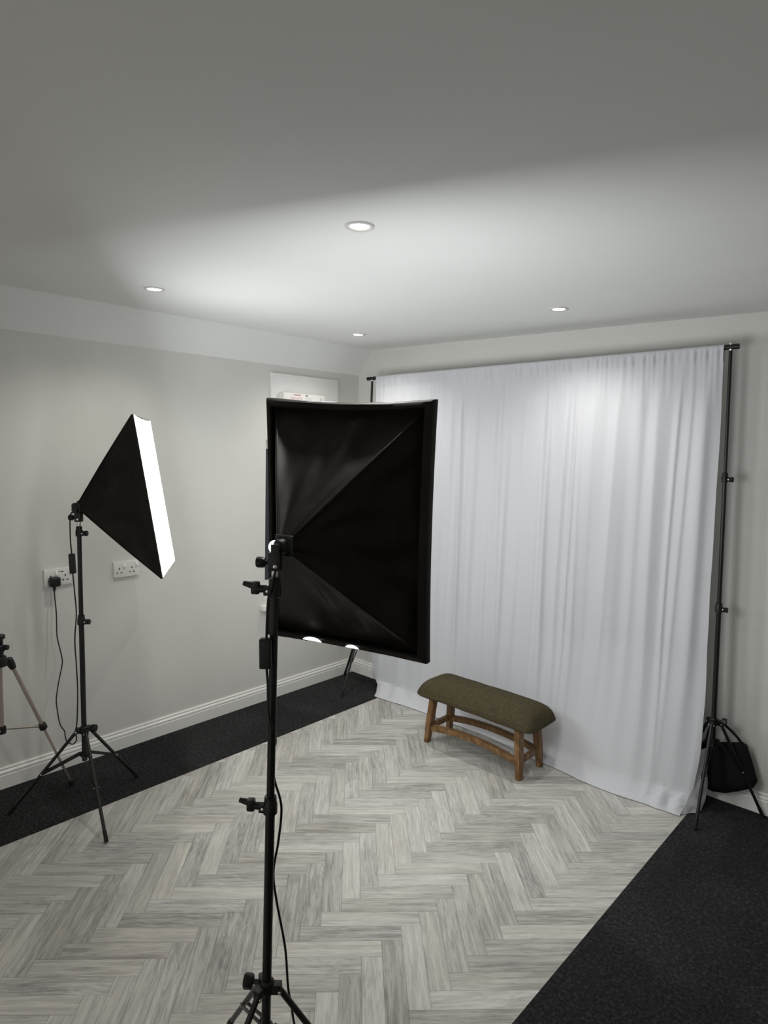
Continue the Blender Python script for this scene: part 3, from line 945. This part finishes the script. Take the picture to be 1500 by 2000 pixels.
# ------------------------------------------------------------------ bags
def soft_bag(bm, outline, y, th, seed, n=22):
    """cushion-like bag with the given outline in the x-z plane"""
    cx = sum(p[0] for p in outline) / len(outline); cz = sum(p[1] for p in outline) / len(outline)
    P_ = [V((a, 0, c)) for a, c in outline]
    ring = []
    m_ = len(P_)
    dense = []
    for i in range(m_):
        for k in range(5):
            dense.append(P_[i].lerp(P_[(i + 1) % m_], k / 5))
    c = V((cx, 0, cz))
    for sgn in (-1, 1):
        prev = None; first = None
        lay = []
        for q in range(9):
            f_ = 1 - q / 9
            hgt = th * (1 - f_ ** 3.0) ** 0.6
            lay.append([bm.verts.new(V((c.lerp(p, f_).x, y + sgn * hgt * (1 + 0.2 * noise.noise(V((p.x * 14 * f_, p.z * 14 * f_, seed)))), c.lerp(p, f_).z))) for p in dense])
        ring.append(lay)
        for A, C in zip(lay, lay[1:]):
            for i in range(len(dense)):
                bm.faces.new((A[i], A[(i + 1) % len(dense)], C[(i + 1) % len(dense)], C[i]))
        bm.faces.new(lay[-1])
    bmesh.ops.remove_doubles(bm, verts=bm.verts, dist=1e-5)
t = thing('carry_bag', 'limp black fabric bag hung between the legs of the right backdrop stand', 'bag', (2.65, -0.06, 0.06))
b = B()
soft_bag(b, [(2.521, 0.289), (2.713, 0.350), (2.731, 0.342), (2.76, 0.266), (2.79, 0.18), (2.774, 0.140), (2.709, 0.097), (2.654, 0.067), (2.596, 0.053), (2.562, 0.061), (2.549, 0.164), (2.532, 0.239)], -0.062, 0.030, 2.0)
obj('bag_body', b, 'bag', t)
for x0, z0, x1 in ((2.545, 0.29, 2.600), (2.715, 0.345, 2.628)):
    b = B(); tube(b, [(x0, -0.062, z0 - 0.01), ((x0 * 0.6 + x1 * 0.4), -0.085, 0.385), (x1, -0.118, 0.44)], 0.006, 8, 6)
    obj('strap', b, 'bag', t)
b = B()
soft_bag(b, [(0.40, 0.03), (0.52, 0.03), (0.53, 0.10), (0.50, 0.17), (0.42, 0.17), (0.385, 0.10)], -0.055, 0.022, 5.0)
bmesh.ops.translate(b, verts=b.verts, vec=(0.0, 0, -0.027))
tag(obj('pouch', b, 'bag', origin=(0.45, -0.055, 0)), 'small black pouch on the floor by the left backdrop stand, half behind the curtain', 'bag')

# ------------------------------------------------------------------ camera tripod cut by the left edge
t = thing('camera_tripod', 'champagne coloured camera tripod with black joints at the left edge by the wall', 'tripod', (0.27, -2.535, 0))
TC = V((0.262, -2.532, 0))
b = B(); rod(b, TC + V((0, 0, 0.40)), TC + V((0, 0, 0.78)), 0.010, 16); obj('centre_column', b, 'champagne', t)
b = B()
lathe(b, TC + V((0, 0, 0.70)), (0, 0, 1), [(0, 0.016), (0.006, 0.030), (0.035, 0.034), (0.050, 0.026), (0.054, 0.016)], 20)
legs = [(rad(96), 0.322), (rad(226), 0.30), (rad(-47), 0.33)]
for a, r in legs:
    d = V((math.cos(a), math.sin(a), 0))
    box(b, TC + d * 0.032 + V((0, 0, 0.716)), (0.034, 0.026, 0.030), (d, V((-d.y, d.x, 0)), V((0, 0, 1))), bev=0.005)
obj('shoulder', b, 'black_plastic', t)
b = B()
lathe(b, TC + V((0, 0, 0.752)), (0, 0, 1), [(0, 0.017), (0.02, 0.019), (0.022, 0.024), (0.045, 0.024), (0.050, 0.017), (0.075, 0.017), (0.080, 0.026), (0.094, 0.026)], 18)
knob(b, TC + V((0.020, 0.008, 0.795)), V((0.75, 0.66, 0)), 0.012, 0.026)
obj('pan_head', b, 'black_plastic', t)
for a, r in legs:
    d = V((math.cos(a), math.sin(a), 0)); s_ = V((-d.y, d.x, 0))
    p0 = TC + d * 0.046 + V((0, 0, 0.712)); p1 = TC + d * r + V((0, 0, 0.012))
    ld = (p1 - p0).normalized(); up = s_.cross(ld)
    mid = p0 + (p1 - p0) * 0.50
    b = B(); box(b, (p0 + mid) / 2, ((mid - p0).length, 0.018, 0.014), (ld, s_, up), bev=0.003); leg = obj('leg', b, 'champagne', t)
    b = B(); box(b, (mid + p1) / 2, ((p1 - mid).length - 0.02, 0.013, 0.010), (ld, s_, up), bev=0.002); obj('lower_leg', b, 'champagne', leg)
    b = B(); lathe(b, p0 - ld * 0.022, ld, [(0, 0.010), (0.006, 0.016), (0.035, 0.017), (0.056, 0.013)], 14); obj('leg_joint', b, 'black_plastic', leg)
    b = B(); lathe(b, mid - ld * 0.016, ld, [(0, 0.014), (0.005, 0.018), (0.028, 0.018), (0.034, 0.012)], 14); obj('leg_lock', b, 'black_plastic', leg)
    b = B(); lathe(b, p1 - ld * 0.032, ld, [(0, 0.009), (0.004, 0.014), (0.018, 0.015), (0.030, 0.012), (0.034, 0.008)], 14); obj('foot', b, 'rubber', leg)
    b = B(); rod(b, TC + V((0, 0, 0.408)) + d * 0.014, mid - d * 0.012 - V((0, 0, -0.004)), 0.0055, 10); obj('brace', b, 'champagne', leg)
b = B(); lathe(b, TC + V((0, 0, 0.388)), (0, 0, 1), [(0, 0.010), (0.004, 0.018), (0.034, 0.018), (0.038, 0.012)], 16); obj('brace_hub', b, 'black_plastic', t)
